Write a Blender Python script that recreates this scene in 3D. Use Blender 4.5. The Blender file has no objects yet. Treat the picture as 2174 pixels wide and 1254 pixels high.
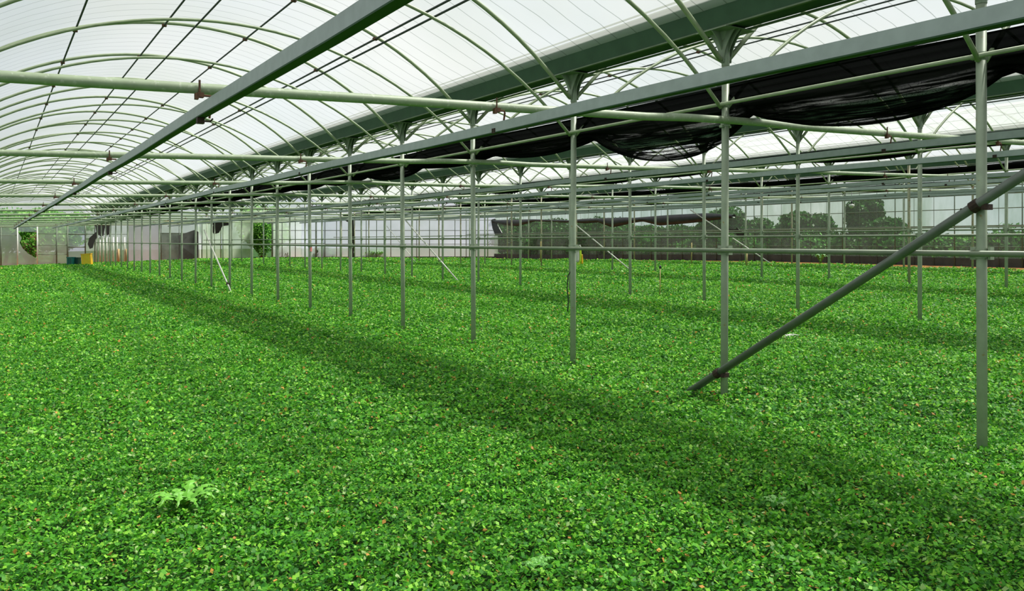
import bpy, bmesh, math, random
import numpy as np
from mathutils import Vector, Matrix

# ------------------------------------------------------------------ camera
F = 1782.0; W_PX = 2174.0; H_PX = 1254.0
YAW = math.atan2(1102.0, F)
EYE = 1.728
TILT = 0.0254                      # the whole house climbs gently across its bays
HORIZ = 512.0
C = bpy.context.scene.collection
cam_d = bpy.data.cameras.new('camera'); cam = bpy.data.objects.new('camera', cam_d); C.objects.link(cam)
cam.location = (0, 0, EYE); cam.rotation_euler = (math.pi/2, 0, -YAW)
cam_d.sensor_width = 36.0; cam_d.lens = F/W_PX*36.0
cam_d.shift_y = -(H_PX/2-HORIZ)/W_PX
cam_d.clip_end = 500; cam_d.clip_start = 0.05
bpy.context.scene.camera = cam

# ------------------------------------------------------------------ light
world = bpy.data.worlds.new('sky'); bpy.context.scene.world = world; world.use_nodes = True
nt = world.node_tree; nt.nodes.clear()
wo = nt.nodes.new('ShaderNodeOutputWorld'); bg = nt.nodes.new('ShaderNodeBackground')
tc = nt.nodes.new('ShaderNodeTexCoord'); nz = nt.nodes.new('ShaderNodeTexNoise'); cr = nt.nodes.new('ShaderNodeValToRGB')
nz.inputs['Scale'].default_value = 3.0; nz.inputs['Detail'].default_value = 5
cr.color_ramp.elements[0].position = .35; cr.color_ramp.elements[0].color = (.74, .84, .97, 1)
cr.color_ramp.elements[1].position = .6; cr.color_ramp.elements[1].color = (.97, .98, 1, 1)
nt.links.new(tc.outputs['Generated'], nz.inputs['Vector']); nt.links.new(nz.outputs['Fac'], cr.inputs['Fac'])
nt.links.new(cr.outputs['Color'], bg.inputs['Color']); nt.links.new(bg.outputs[0], wo.inputs[0])
bg.inputs['Strength'].default_value = 0.8
sun_d = bpy.data.lights.new('sun', 'SUN'); sun = bpy.data.objects.new('sun', sun_d); C.objects.link(sun)
sun_d.energy = 10.0; sun_d.angle = math.radians(9); sun_d.color = (1, .97, .9)
sun.rotation_euler = Vector((.50, -.14, .87)).to_track_quat('Z', 'Y').to_euler(); sun.location = (0, 0, 20)
vs = bpy.context.scene.view_settings
bpy.context.scene.display_settings.display_device = 'sRGB'
vs.view_transform = 'Standard'; vs.look = 'None'; vs.gamma = 1; vs.use_curve_mapping = False
vs.exposure = -0.17
cy = bpy.context.scene.cycles
cy.transparent_max_bounces = 24; cy.max_bounces = 8; cy.diffuse_bounces = 4; cy.transmission_bounces = 6
cy.sample_clamp_indirect = 4.0
cy.caustics_reflective = False; cy.caustics_refractive = False

# ------------------------------------------------------------------ helpers
rnd = random.Random(7); npr = np.random.default_rng(5)
FWD = Vector((math.sin(YAW), math.cos(YAW), 0)); RGT = Vector((math.cos(YAW), -math.sin(YAW), 0))

def ray_dir(x, y):
    return FWD + RGT*((x-W_PX/2)/F) + Vector((0, 0, (HORIZ-y)/F))
def on_plane(x, y, p0, n):
    d = ray_dir(x, y); o = Vector((0, 0, EYE))
    t = (Vector(p0)-o).dot(Vector(n))/d.dot(Vector(n))
    return o+d*t
def on_L(x, y, L): return on_plane(x, y, (0, L, 0), (0, 1, 0))
def at_depth(x, y, D):
    return Vector((0, 0, EYE))+ray_dir(x, y)*D
def sm(a, b, x):
    t = min(1, max(0, (x-a)/(b-a))); return t*t*(3-2*t)
def ground(x, y):
    return TILT*x - .28*sm(25, 52, y)*sm(15, 31, x)
def P(c, L, h): return Vector((c, L, EYE+h+TILT*c))   # h: height over eye level, riding on the tilt

class MB:
    def __init__(s): s.v = []; s.f = []
    def tube(s, pts, r, seg=8, cap=True):
        pts = [Vector(p) for p in pts]; n = len(pts); b = len(s.v)
        rs = r if isinstance(r, (list, tuple)) else [r]*n
        up = None
        for i, p in enumerate(pts):
            t = (pts[min(i+1, n-1)]-pts[max(i-1, 0)]).normalized()
            if up is None:
                a = Vector((0, 0, 1)) if abs(t.z) < .9 else Vector((1, 0, 0))
                up = (a-t*a.dot(t)).normalized()
            else: up = (up-t*up.dot(t)).normalized()
            sd = t.cross(up)
            for k in range(seg):
                an = 2*math.pi*k/seg
                s.v.append(p+(up*math.cos(an)+sd*math.sin(an))*rs[i])
        for i in range(n-1):
            for k in range(seg):
                k2 = (k+1) % seg
                s.f.append((b+i*seg+k, b+i*seg+k2, b+(i+1)*seg+k2, b+(i+1)*seg+k))
        if cap:
            s.f.append(tuple(b+k for k in reversed(range(seg)))); s.f.append(tuple(b+(n-1)*seg+k for k in range(seg)))
        return s
    def box(s, lo, hi, M=None):
        b = len(s.v)
        for z in (lo[2], hi[2]):
            for x, y in ((lo[0], lo[1]), (hi[0], lo[1]), (hi[0], hi[1]), (lo[0], hi[1])):
                p = Vector((x, y, z)); s.v.append(M @ p if M else p)
        for q in ((3, 2, 1, 0), (4, 5, 6, 7), (0, 1, 5, 4), (1, 2, 6, 5), (2, 3, 7, 6), (3, 0, 4, 7)): s.f.append(tuple(b+i for i in q))
        return s
    def sweep(s, prof, path, closed=True, cap=True):
        """prof: (c,h) offsets; path: list of Vector origins, swept without turning"""
        b = len(s.v); m = len(prof)
        for p in path:
            for a, h in prof: s.v.append(Vector((p.x+a, p.y, p.z+h)))
        for i in range(len(path)-1):
            for k in range(m if closed else m-1):
                k2 = (k+1) % m
                s.f.append((b+i*m+k, b+(i+1)*m+k, b+(i+1)*m+k2, b+i*m+k2))
        if closed and cap:
            s.f.append(tuple(b+k for k in range(m))); s.f.append(tuple(b+(len(path)-1)*m+k for k in reversed(range(m))))
        return s
    def plate(s, poly, off):
        """flat polygon given thickness by the vector off"""
        b = len(s.v); n = len(poly); off = Vector(off)
        for p in poly: s.v.append(Vector(p)-off*.5)
        for p in poly: s.v.append(Vector(p)+off*.5)
        s.f.append(tuple(b+i for i in reversed(range(n)))); s.f.append(tuple(b+n+i for i in range(n)))
        for i in range(n):
            j = (i+1) % n; s.f.append((b+i, b+j, b+n+j, b+n+i))
        return s
    def mesh(s, name, m, smooth=False):
        me = bpy.data.meshes.new(name); me.from_pydata([tuple(v) for v in s.v], [], s.f); me.update()
        me.materials.append(m)
        if smooth: me.shade_smooth()
        return me
    def build(s, name, m, parent=None, smooth=False):
        o = bpy.data.objects.new(name, s.mesh(name, m, smooth)); C.objects.link(o)
        if parent: o.parent = parent
        return o

def tag(o, label=None, cat=None, group=None, kind=None):
    if label: o['label'] = label
    if cat: o['category'] = cat
    if group: o['group'] = group
    if kind: o['kind'] = kind
    return o
def thing(name, label, cat, loc=(0, 0, 0), group=None, kind=None, rz=0):
    o = bpy.data.objects.new(name, None); C.objects.link(o); o.location = loc; o.rotation_euler = (0, 0, rz)
    o.empty_display_size = .1
    return tag(o, label, cat, group, kind)
def link(name, me, parent=None, loc=None):
    o = bpy.data.objects.new(name, me); C.objects.link(o)
    if parent: o.parent = parent
    if loc is not None: o.location = loc
    return o
ORD = ['first', 'second', 'third', 'fourth', 'fifth', 'sixth', 'seventh', 'eighth', 'ninth', 'tenth', 'eleventh', 'twelfth', 'thirteenth', 'fourteenth']

# ------------------------------------------------------------------ materials
def mat(name, col, rough=.5, metal=0, var=.12, scale=6, col2=None, c2amt=.5, stretch=(1, 1, 1), spec=.5, bump=0, bscale=30):
    m = bpy.data.materials.new(name); m.use_nodes = True; t = m.node_tree; b = t.nodes['Principled BSDF']
    b.inputs['Roughness'].default_value = rough; b.inputs['Metallic'].default_value = metal
    b.inputs['Specular IOR Level'].default_value = spec
    tc = t.nodes.new('ShaderNodeTexCoord'); mp = t.nodes.new('ShaderNodeMapping'); mp.inputs['Scale'].default_value = stretch
    n = t.nodes.new('ShaderNodeTexNoise'); n.inputs['Scale'].default_value = scale; n.inputs['Detail'].default_value = 4
    r = t.nodes.new('ShaderNodeValToRGB')
    t.links.new(tc.outputs['Object'], mp.inputs[0]); t.links.new(mp.outputs[0], n.inputs['Vector']); t.links.new(n.outputs['Fac'], r.inputs['Fac'])
    lo = [c*(1-var) for c in col]; hi = [min(1, c*(1+var)) for c in col]
    r.color_ramp.elements[0].position = .3; r.color_ramp.elements[0].color = (*lo, 1)
    r.color_ramp.elements[1].position = .7; r.color_ramp.elements[1].color = (*hi, 1)
    out = r.outputs['Color']
    if col2:
        n2 = t.nodes.new('ShaderNodeTexNoise'); n2.inputs['Scale'].default_value = scale*2.3; n2.inputs['Detail'].default_value = 5
        t.links.new(mp.outputs[0], n2.inputs['Vector'])
        r2 = t.nodes.new('ShaderNodeValToRGB'); r2.color_ramp.elements[0].position = 1-c2amt; r2.color_ramp.elements[1].position = min(1, 1-c2amt+.08)
        t.links.new(n2.outputs['Fac'], r2.inputs['Fac'])
        mx = t.nodes.new('ShaderNodeMix'); mx.data_type = 'RGBA'
        t.links.new(r2.outputs['Color'], mx.inputs['Factor']); t.links.new(out, mx.inputs['A']); mx.inputs['B'].default_value = (*col2, 1)
        out = mx.outputs['Result']
    t.links.new(out, b.inputs['Base Color'])
    if bump:
        bn = t.nodes.new('ShaderNodeTexNoise'); bn.inputs['Scale'].default_value = bscale
        bp = t.nodes.new('ShaderNodeBump'); bp.inputs['Strength'].default_value = bump
        t.links.new(tc.outputs['Object'], bn.inputs['Vector']); t.links.new(bn.outputs['Fac'], bp.inputs['Height']); t.links.new(bp.outputs[0], b.inputs['Normal'])
    return m

def film(name, col, clear, stain=(.5, .6, .42), stain_amt=.45, ribs=0, rib_axis=1, rib_gap=.31, sscale=.8, sstretch=(1, 1, 1), trans_w=.8):
    """polythene sheet: part clear, part milky, with weathering and pressed-in seams"""
    m = bpy.data.materials.new(name); m.use_nodes = True; t = m.node_tree; t.nodes.clear(); N = t.nodes.new; Lk = t.links.new
    out = N('ShaderNodeOutputMaterial'); tc = N('ShaderNodeTexCoord'); mp = N('ShaderNodeMapping'); mp.inputs['Scale'].default_value = sstretch
    Lk(tc.outputs['Object'], mp.inputs[0])
    n = N('ShaderNodeTexNoise'); n.inputs['Scale'].default_value = sscale; n.inputs['Detail'].default_value = 6; Lk(mp.outputs[0], n.inputs['Vector'])
    r = N('ShaderNodeValToRGB'); r.color_ramp.elements[0].position = .42; r.color_ramp.elements[1].position = .7
    r.color_ramp.elements[0].color = (0, 0, 0, 1); r.color_ramp.elements[1].color = (stain_amt,)*3+(1,)
    Lk(n.outputs['Fac'], r.inputs['Fac'])
    mx = N('ShaderNodeMix'); mx.data_type = 'RGBA'; mx.inputs['A'].default_value = (*col, 1); mx.inputs['B'].default_value = (*stain, 1)
    Lk(r.outputs['Color'], mx.inputs['Factor']); colr = mx.outputs['Result']
    if ribs:
        sp = N('ShaderNodeSeparateXYZ'); Lk(tc.outputs['Object'], sp.inputs[0])
        n3 = N('ShaderNodeTexNoise'); n3.inputs['Scale'].default_value = .7; Lk(tc.outputs['Object'], n3.inputs['Vector'])
        ad = N('ShaderNodeMath'); ad.operation = 'MULTIPLY_ADD'; Lk(n3.outputs['Fac'], ad.inputs[0]); ad.inputs[1].default_value = .25; Lk(sp.outputs[rib_axis], ad.inputs[2])
        dv = N('ShaderNodeMath'); dv.operation = 'DIVIDE'; Lk(ad.outputs[0], dv.inputs[0]); dv.inputs[1].default_value = rib_gap
        fr = N('ShaderNodeMath'); fr.operation = 'FRACT'; Lk(dv.outputs[0], fr.inputs[0])
        lt = N('ShaderNodeMath'); lt.operation = 'LESS_THAN'; Lk(fr.outputs[0], lt.inputs[0]); lt.inputs[1].default_value = .045
        ml = N('ShaderNodeMath'); ml.operation = 'MULTIPLY'; Lk(lt.outputs[0], ml.inputs[0]); ml.inputs[1].default_value = ribs
        m2 = N('ShaderNodeMix'); m2.data_type = 'RGBA'; Lk(ml.outputs[0], m2.inputs['Factor']); Lk(colr, m2.inputs['A']); m2.inputs['B'].default_value = (.28, .33, .28, 1)
        colr = m2.outputs['Result']
    tl = N('ShaderNodeBsdfTranslucent'); df = N('ShaderNodeBsdfDiffuse'); tp = N('ShaderNodeBsdfTransparent')
    Lk(colr, tl.inputs[0]); Lk(colr, df.inputs[0]); Lk(colr, tp.inputs[0])
    a = N('ShaderNodeMixShader'); a.inputs[0].default_value = trans_w; Lk(df.outputs[0], a.inputs[1]); Lk(tl.outputs[0], a.inputs[2])
    b = N('ShaderNodeMixShader'); b.inputs[0].default_value = clear; Lk(a.outputs[0], b.inputs[1]); Lk(tp.outputs[0], b.inputs[2])
    Lk(b.outputs[0], out.inputs[0])
    return m

M = {}
M['post'] = mat('painted_post', (.30, .355, .26), .45, .1, .12, 9, (.30, .24, .10), .33, spec=.4)
M['post_rust'] = mat('rusty_post_paint', (.30, .31, .2), .55, .1, .15, 6, (.28, .17, .08), .42)
M['beam'] = mat('pale_green_pipe', (.30, .365, .24), .5, .05, .1, 12, (.42, .47, .36), .42)
M['hoop'] = mat('green_hoop', (.28, .34, .21), .45, .1, .15, 10, (.22, .14, .06), .3)
M['galv'] = mat('galvanised_rail', (.36, .40, .41), .5, .15, .08, 14, spec=.4)
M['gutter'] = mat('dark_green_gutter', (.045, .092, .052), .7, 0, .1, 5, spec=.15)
M['bracket'] = mat('bracket_paint', (.20, .26, .18), .5, .1, .12, 9, (.22, .13, .06), .32)
M['siderail'] = mat('side_rail_paint', (.17, .21, .14), .45, .1, .12, 8)
M['flange'] = mat('gutter_flange', (.14, .18, .12), .6, .0, .15, 8, spec=.2)
M['purlin'] = mat('dark_purlin', (.05, .06, .06), .5, .3, .2, 10)
M['rust'] = mat('rusty_iron', (.10, .045, .02), .8, .2, .4, 40, (.05, .02, .015), .45)
M['rust_dark'] = mat('dark_rusty_iron', (.04, .022, .016), .8, .2, .4, 40)
M['brace'] = mat('grey_brace_pipe', (.13, .15, .13), .4, .3, .12, 8)
M['pale_brace'] = mat('bare_brace_pipe', (.50, .52, .45), .45, .2, .12, 8, (.3, .3, .2), .4)
M['frame'] = mat('wall_frame_metal', (.11, .14, .10), .6, .1, .2, 5)
M['wood'] = mat('raw_wood', (.42, .28, .13), .8, 0, .2, 6, stretch=(1, 1, .1))
M['teal'] = mat('teal_plastic', (.01, .16, .15), .4, 0, .1)
M['teal_dark'] = mat('dark_teal_plastic', (.01, .07, .06), .4, 0, .1)
M['yellow'] = mat('yellow_plastic', (.85, .50, .02), .4, 0, .06)
M['lime'] = mat('lime_plastic', (.55, .75, .03), .4, 0, .06)
M['bagwhite'] = mat('white_bag', (.55, .56, .52), .5, 0, .08)
M['tarp'] = mat('black_tarp', (.012, .014, .018), .45, 0, .3, 5, spec=.5)
M['rag'] = mat('torn_black_netting', (.012, .013, .01), .8, 0, .3, 5)
M['pink'] = mat('pink_tape', (.8, .25, .25), .6)
M['bark'] = mat('bark', (.10, .075, .05), .9, 0, .3, 8)
M['bamboo'] = mat('bamboo_stake', (.40, .33, .12), .6, 0, .15, 8)

# ------------------------------------------------------------------ plan of the house
ROWS = {'A': (6.04, 3.35, 25), 'B': (13.18, 8.35, 23), 'C': (20.6, 10.85, 19), 'D': (28.0, 15.85, 15)}
ROWNAME = {'A': 'nearest row', 'B': 'second row', 'C': 'third row', 'D': 'fourth row'}
ROWSHORT = {'A': 'nearest', 'B': 'second', 'C': 'third', 'D': 'fourth'}
BAYS = [(-1.26, 6.04), (6.04, 13.18), (13.18, 20.6), (20.6, 28.0)]
BAYNAME = ['the near left bay', 'the second bay', 'the third bay', 'the fourth bay']
L0 = -8.0
BAYEND = [66.0, 65.6, 58.6, 52.6]
ROWEND = {'A': 66.0, 'B': 65.6, 'C': 58.6, 'D': 52.6}
HG_B, HG_T = 1.90, 2.205
HALF = 3.65
def arc(bay, off, which):
    a, b = BAYS[bay]; mid = (a+b)/2; sc = (b-a)/7.3
    x = off/sc
    if which == 'outer': R, ap = 4.8, 3.2
    else: R, ap = 5.0, 2.68
    x = max(-R*.99, min(R*.99, x))
    return mid+off, ap-R+math.sqrt(R*R-x*x)

# end of the house in plan: the back wall runs square, then slants to the long side wall
WB = [(-8.6, 67.2), (13.4, 67.2), (20.5, 60.2), (31.4, 53.2)]
def wall_limit(x):
    for (x0, y0), (x1, y1) in zip(WB, WB[1:]):
        if x <= x1: return y0+(y1-y0)*(x-x0)/(x1-x0)
    return WB[-1][1]

# ------------------------------------------------------------------ floor
def build_floor():
    xs = np.concatenate([np.arange(-12, 34.01, .4), [40, 60, 90]]); ys = np.concatenate([np.arange(-12, 70.01, .6), [80, 100, 140]])
    v = []; f = []
    for y in ys:
        for x in xs:
            z = ground(min(x, 32), y)
            v.append((x, y, z-.02))
    nx = len(xs)
    for j in range(len(ys)-1):
        for i in range(nx-1): f.append((j*nx+i, j*nx+i+1, (j+1)*nx+i+1, (j+1)*nx+i))
    me = bpy.data.meshes.new('floor'); me.from_pydata(v, [], f); me.shade_smooth()
    m = bpy.data.materials.new('field_soil'); m.use_nodes = True; t = m.node_tree; b = t.nodes['Principled BSDF']; b.inputs['Roughness'].default_value = .95
    b.inputs['Specular IOR Level'].default_value = .1
    tc = t.nodes.new('ShaderNodeTexCoord'); n = t.nodes.new('ShaderNodeTexNoise'); n.inputs['Scale'].default_value = 3; n.inputs['Detail'].default_value = 8
    r = t.nodes.new('ShaderNodeValToRGB'); r.color_ramp.elements[0].position = .35; r.color_ramp.elements[0].color = (.12, .05, .02, 1)
    r.color_ramp.elements[1].position = .65; r.color_ramp.elements[1].color = (.42, .19, .07, 1)
    r3 = t.nodes.new('ShaderNodeValToRGB'); r3.color_ramp.elements[0].position = .35; r3.color_ramp.elements[0].color = (.012, .035, .008, 1)
    r3.color_ramp.elements[1].position = .65; r3.color_ramp.elements[1].color = (.03, .09, .015, 1)
    at = t.nodes.new('ShaderNodeAttribute'); at.attribute_name = 'bare'; mx = t.nodes.new('ShaderNodeMix'); mx.data_type = 'RGBA'
    t.links.new(tc.outputs['Object'], n.inputs['Vector']); t.links.new(n.outputs['Fac'], r.inputs['Fac']); t.links.new(n.outputs['Fac'], r3.inputs['Fac'])
    t.links.new(at.outputs['Fac'], mx.inputs['Factor']); t.links.new(r3.outputs['Color'], mx.inputs['A']); t.links.new(r.outputs['Color'], mx.inputs['B']); t.links.new(mx.outputs['Result'], b.inputs['Base Color'])
    bare = [1.0 if (y > wall_limit(x)-3.8 and y < wall_limit(x)+1.5 and x < 32.5) or (28.2 < x < 32.5 and y < 54) else 0.0 for x, y, z in v]
    a = me.attributes.new('bare', 'FLOAT', 'POINT'); a.data.foreach_set('value', bare)
    me.materials.append(m)
    o = bpy.data.objects.new('floor', me); C.objects.link(o); o['kind'] = 'structure'
build_floor()

# ------------------------------------------------------------------ crop: one low carpet of leaves
def build_crop():
    rng = np.random.default_rng(11)
    V = []; COL = []
    bands = [(1.2, 7.0, .031, 2.1), (7.0, 13, .041, 1.9), (13, 24, .056, 1.8), (24, 42, .085, 1.6), (42, 80, .13, 1.5)]
    fx, fy = FWD.x, FWD.y; rx, ry = RGT.x, RGT.y
    # low rolling patches
    ph = rng.uniform(0, 6.28, (10, 2)); fr = rng.uniform(.25, 1.6, (10, 2))*rng.choice([-1, 1], (10, 2))
    def patch(x, y):
        s = np.zeros_like(x)
        for k in range(10): s += np.sin(x*fr[k, 0]+y*fr[k, 1]+ph[k, 0])
        return s/10**.5/1.6
    for d0, d1, s, cov in bands:
        half = .80
        area = half*(d1*d1-d0*d0)+(d1-d0)*4
        n = int(area*cov/(s*s*.42))
        d = np.sqrt(rng.uniform(d0*d0, d1*d1, n))
        lat = rng.uniform(-1, 1, n)*(half*d+2.0)
        x = fx*d+rx*lat; y = fy*d+ry*lat
        lim = np.interp(x, [p[0] for p in WB], [p[1] for p in WB])
        edge = 2.6+.45*np.sin(x*1.7)+.3*np.sin(x*4.1+y)
        ok = (y < lim-edge) & (x < 31.4-3.1+.25*np.sin(y*1.3)) & (x > -8)
        x = x[ok]; y = y[ok]; n = len(x)
        g = TILT*x - .28*(lambda t: t*t*(3-2*t))(np.clip((y-25)/27, 0, 1))*(lambda t: t*t*(3-2*t))(np.clip((x-15)/16, 0, 1))
        pt = patch(x, y)
        fine = np.sin(x*9+3*np.sin(y*4))*np.sin(y*8+2*np.sin(x*5))
        hgt = .05+.02*pt+.035*fine
        lev = rng.uniform(0, 1, n)**.75
        z = g+np.maximum(.0, hgt+.05)*lev
        sz = s*rng.uniform(.5, 1.25, n)
        az = rng.uniform(0, 6.283, n); tl = rng.normal(0, .55, n); tl2 = rng.normal(0, .4, n)
        ux = np.cos(az)*np.cos(tl); uy = np.sin(az)*np.cos(tl); uz = np.sin(tl)
        wx = -np.sin(az)*np.cos(tl2); wy = np.cos(az)*np.cos(tl2); wz = np.sin(tl2)
        U = np.stack([ux, uy, uz], 1)*sz[:, None]*.5; Wv = np.stack([wx, wy, wz], 1)*sz[:, None]*.38
        Cn = np.stack([x, y, z+s*.15], 1)
        q = np.stack([Cn-U, Cn+Wv-U*.1, Cn+U, Cn-Wv-U*.1], 1)
        V.append(q.reshape(-1, 3))
        hue = rng.uniform(0, 1, n)
        base = np.array([.130, .46, .022]); yel = np.array([.30, .66, .06]); drk = np.array([.032, .18, .018])
        a = np.clip(hue*1.1-.1+.15*pt, 0, 1)[:, None]
        c = drk*(1-a)+base*a
        b2 = (rng.uniform(0, 1, n) < .20)[:, None]; c = np.where(b2, yel*rng.uniform(.7, 1.2, n)[:, None], c)
        pale = (rng.uniform(0, 1, n) < .03)[:, None]; c = np.where(pale, np.array([.46, .66, .24]), c)
        dead = (rng.uniform(0, 1, n) < .012*(1+1.2*np.clip(pt, 0, 1)))[:, None]; c = np.where(dead, np.array([.72, .36, .09])*rng.uniform(.5, 1.3, n)[:, None], c)
        c = np.concatenate([c, np.ones((n, 1))], 1)
        COL.append(np.repeat(c, 4, 0))
    V = np.concatenate(V); COL = np.concatenate(COL); nv = len(V); nf = nv//4
    me = bpy.data.meshes.new('clover_crop'); me.vertices.add(nv); me.loops.add(nv); me.polygons.add(nf)
    me.vertices.foreach_set('co', V.astype(np.float32).ravel())
    me.loops.foreach_set('vertex_index', np.arange(nv, dtype=np.int32))
    me.polygons.foreach_set('loop_start', np.arange(0, nv, 4, dtype=np.int32))
    me.update(calc_edges=True)
    at = me.color_attributes.new('leaf', 'FLOAT_COLOR', 'POINT'); at.data.foreach_set('color', COL.astype(np.float32).ravel())
    me.materials.append(leaf_mat('crop_leaf'))
    o = bpy.data.objects.new('clover_crop', me); C.objects.link(o)
    tag(o, 'dense low carpet of green leaf seedlings covering the greenhouse floor', 'crop', kind='stuff')
    print('crop quads', nf)

def leaf_mat(name, attr='leaf', tr=.35):
    m = bpy.data.materials.new(name); m.use_nodes = True; t = m.node_tree; t.nodes.clear(); N = t.nodes.new
    out = N('ShaderNodeOutputMaterial'); a = N('ShaderNodeAttribute'); a.attribute_name = attr
    b = N('ShaderNodeBsdfPrincipled'); b.inputs['Roughness'].default_value = .5; b.inputs['Specular IOR Level'].default_value = .25
    tl = N('ShaderNodeBsdfTranslucent'); mx = N('ShaderNodeMixShader'); mx.inputs[0].default_value = tr
    t.links.new(a.outputs['Color'], b.inputs['Base Color']); t.links.new(a.outputs['Color'], tl.inputs[0])
    t.links.new(b.outputs[0], mx.inputs[1]); t.links.new(tl.outputs[0], mx.inputs[2]); t.links.new(mx.outputs[0], out.inputs[0])
    return m
build_crop()
M['leaf'] = leaf_mat('outdoor_leaf')

def leaf_cloud(name, blobs, n, size, cols, parent=None, seed=1):
    """a crown of separate leaves filling the given ellipsoids (centre, radii)"""
    rng = np.random.default_rng(seed); per = n//len(blobs); V = []; K = []
    for (cx, cy_, cz), (a, b, c) in blobs:
        d = rng.normal(size=(per, 3)); d /= np.linalg.norm(d, axis=1)[:, None]
        r = rng.uniform(.35, 1, per)**.5*(1+.15*np.sin(d[:, 0]*5+d[:, 2]*7))
        p = d*r[:, None]*np.array([a, b, c])+np.array([cx, cy_, cz])
        u = rng.normal(size=(per, 3)); u /= np.linalg.norm(u, axis=1)[:, None]
        w = np.cross(u, rng.normal(size=(per, 3))); w /= np.linalg.norm(w, axis=1)[:, None]
        s = (size*rng.uniform(.6, 1.3, per))[:, None]
        V.append(np.stack([p-u*s*.5, p+w*s*.3, p+u*s*.5, p-w*s*.3], 1).reshape(-1, 3))
        k = np.array(cols)[rng.integers(0, len(cols), per)]*rng.uniform(.7, 1.25, per)[:, None]
        K.append(np.repeat(np.concatenate([k, np.ones((per, 1))], 1), 4, 0))
    V = np.concatenate(V); K = np.concatenate(K); nv = len(V)
    me = bpy.data.meshes.new(name); me.vertices.add(nv); me.loops.add(nv); me.polygons.add(nv//4)
    me.vertices.foreach_set('co', V.astype(np.float32).ravel()); me.loops.foreach_set('vertex_index', np.arange(nv, dtype=np.int32))
    me.polygons.foreach_set('loop_start', np.arange(0, nv, 4, dtype=np.int32)); me.update(calc_edges=True)
    at = me.color_attributes.new('leaf', 'FLOAT_COLOR', 'POINT'); at.data.foreach_set('color', K.astype(np.float32).ravel())
    me.materials.append(M['leaf'])
    return link(name, me, parent)

# ------------------------------------------------------------------ roof sheets
M['roof'] = film('roof_polythene', (.925, .935, .95), .60, (.72, .76, .68), .45, ribs=.6, rib_gap=.32, sscale=.35, trans_w=.42)
M['wallfilm'] = film('side_polythene', (.80, .90, .77), .90, (.42, .56, .38), .75, sscale=1.1, sstretch=(1, 1, .35), trans_w=.3)
M['gable'] = film('gable_polythene', (.92, .95, .90), .82, (.7, .76, .64), .4)
def bay_sheet(a, b, end, name):
    mb = MB(); n = 28; mid = (a+b)/2; half = (b-a)/2-.19; sc = (b-a)/7.3
    prof = []
    for i in range(n+1):
        off = -half+2*half*i/n; x = off/sc
        xa = min(abs(x), 2.4); h = 3.2-4.8+math.sqrt(4.8**2-xa*xa)+.032
        if abs(x) > 2.4: h -= (abs(x)-2.4)*.50
        prof.append((mid+off, h+.02*(abs(x) > 3)))
    ys = [L0, 0, 8, 16, 24, 32, 40, 48, 56, end] if end > 57 else [L0, 0, 8, 16, 24, 32, 40, 48, end]
    b0 = 0
    for y in ys:
        for c, h in prof: mb.v.append(P(c, y, h))
    m = len(prof)
    for i in range(len(ys)-1):
        for k in range(m-1): mb.f.append((i*m+k, i*m+k+1, (i+1)*m+k+1, (i+1)*m+k))
    o = mb.build(name, M['roof'], None, True); o['kind'] = 'structure'; return o
for k, (a, b) in enumerate(BAYS): bay_sheet(a, b, BAYEND[k], 'ceiling')
bay_sheet(-8.56, -1.26, 66.0, 'ceiling')
mb = MB()
for y in (L0, 53.2):
    for c, h in ((28.15, 2.1), (31.4, 1.62)): mb.v.append(P(c, y, h))
mb.f.append((0, 1, 3, 2)); o = mb.build('ceiling', M['roof']); o['kind'] = 'structure'

# ------------------------------------------------------------------ gutters
def build_gutter(key):
    c, _, _ = ROWS[key]; end = ROWEND[key]
    t = thing('roof_gutter', f'dark green channel gutter along the tops of the {ROWNAME[key]} of posts', 'gutter', group='valley gutters')
    path = [P(c, L0, 0), P(c, end, 0)]
    w0, w1 = .13, .17; th = .008
    prof = [(-w1, HG_T), (-w0, HG_B), (w0, HG_B), (w1, HG_T), (w1-th, HG_T), (w0-th, HG_B+th), (-w0+th, HG_B+th), (-w1+th, HG_T)]
    MB().sweep(prof, path).build('channel', M['gutter'], t)
    for s in (-1, 1):
        fl = MB()
        x = s*w1
        fl.sweep([(x-.0, HG_T-.012), (x+s*.05, HG_T-.012), (x+s*.05, HG_T+.004), (x-.0, HG_T+.004)], path)
        fl.tube([P(c+x+s*.035, L0, HG_T+.045), P(c+x+s*.035, end, HG_T+.045)], .011, 6)
        fl.build('top_lip', M['flange'], t)
        f2 = MB(); x = s*w0
        f2.sweep([(x-s*.004, HG_B-.02), (x+s*.032, HG_B-.02), (x+s*.032, HG_B-.006), (x-s*.004, HG_B-.006)], path)
        f2.build('bottom_lip', M['flange'], t)
    return t
for k in ROWS: build_gutter(k)
# gutter at the left edge of the near bay (just out of frame, carries the hoops)
ROWS_ALL = ROWS

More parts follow.
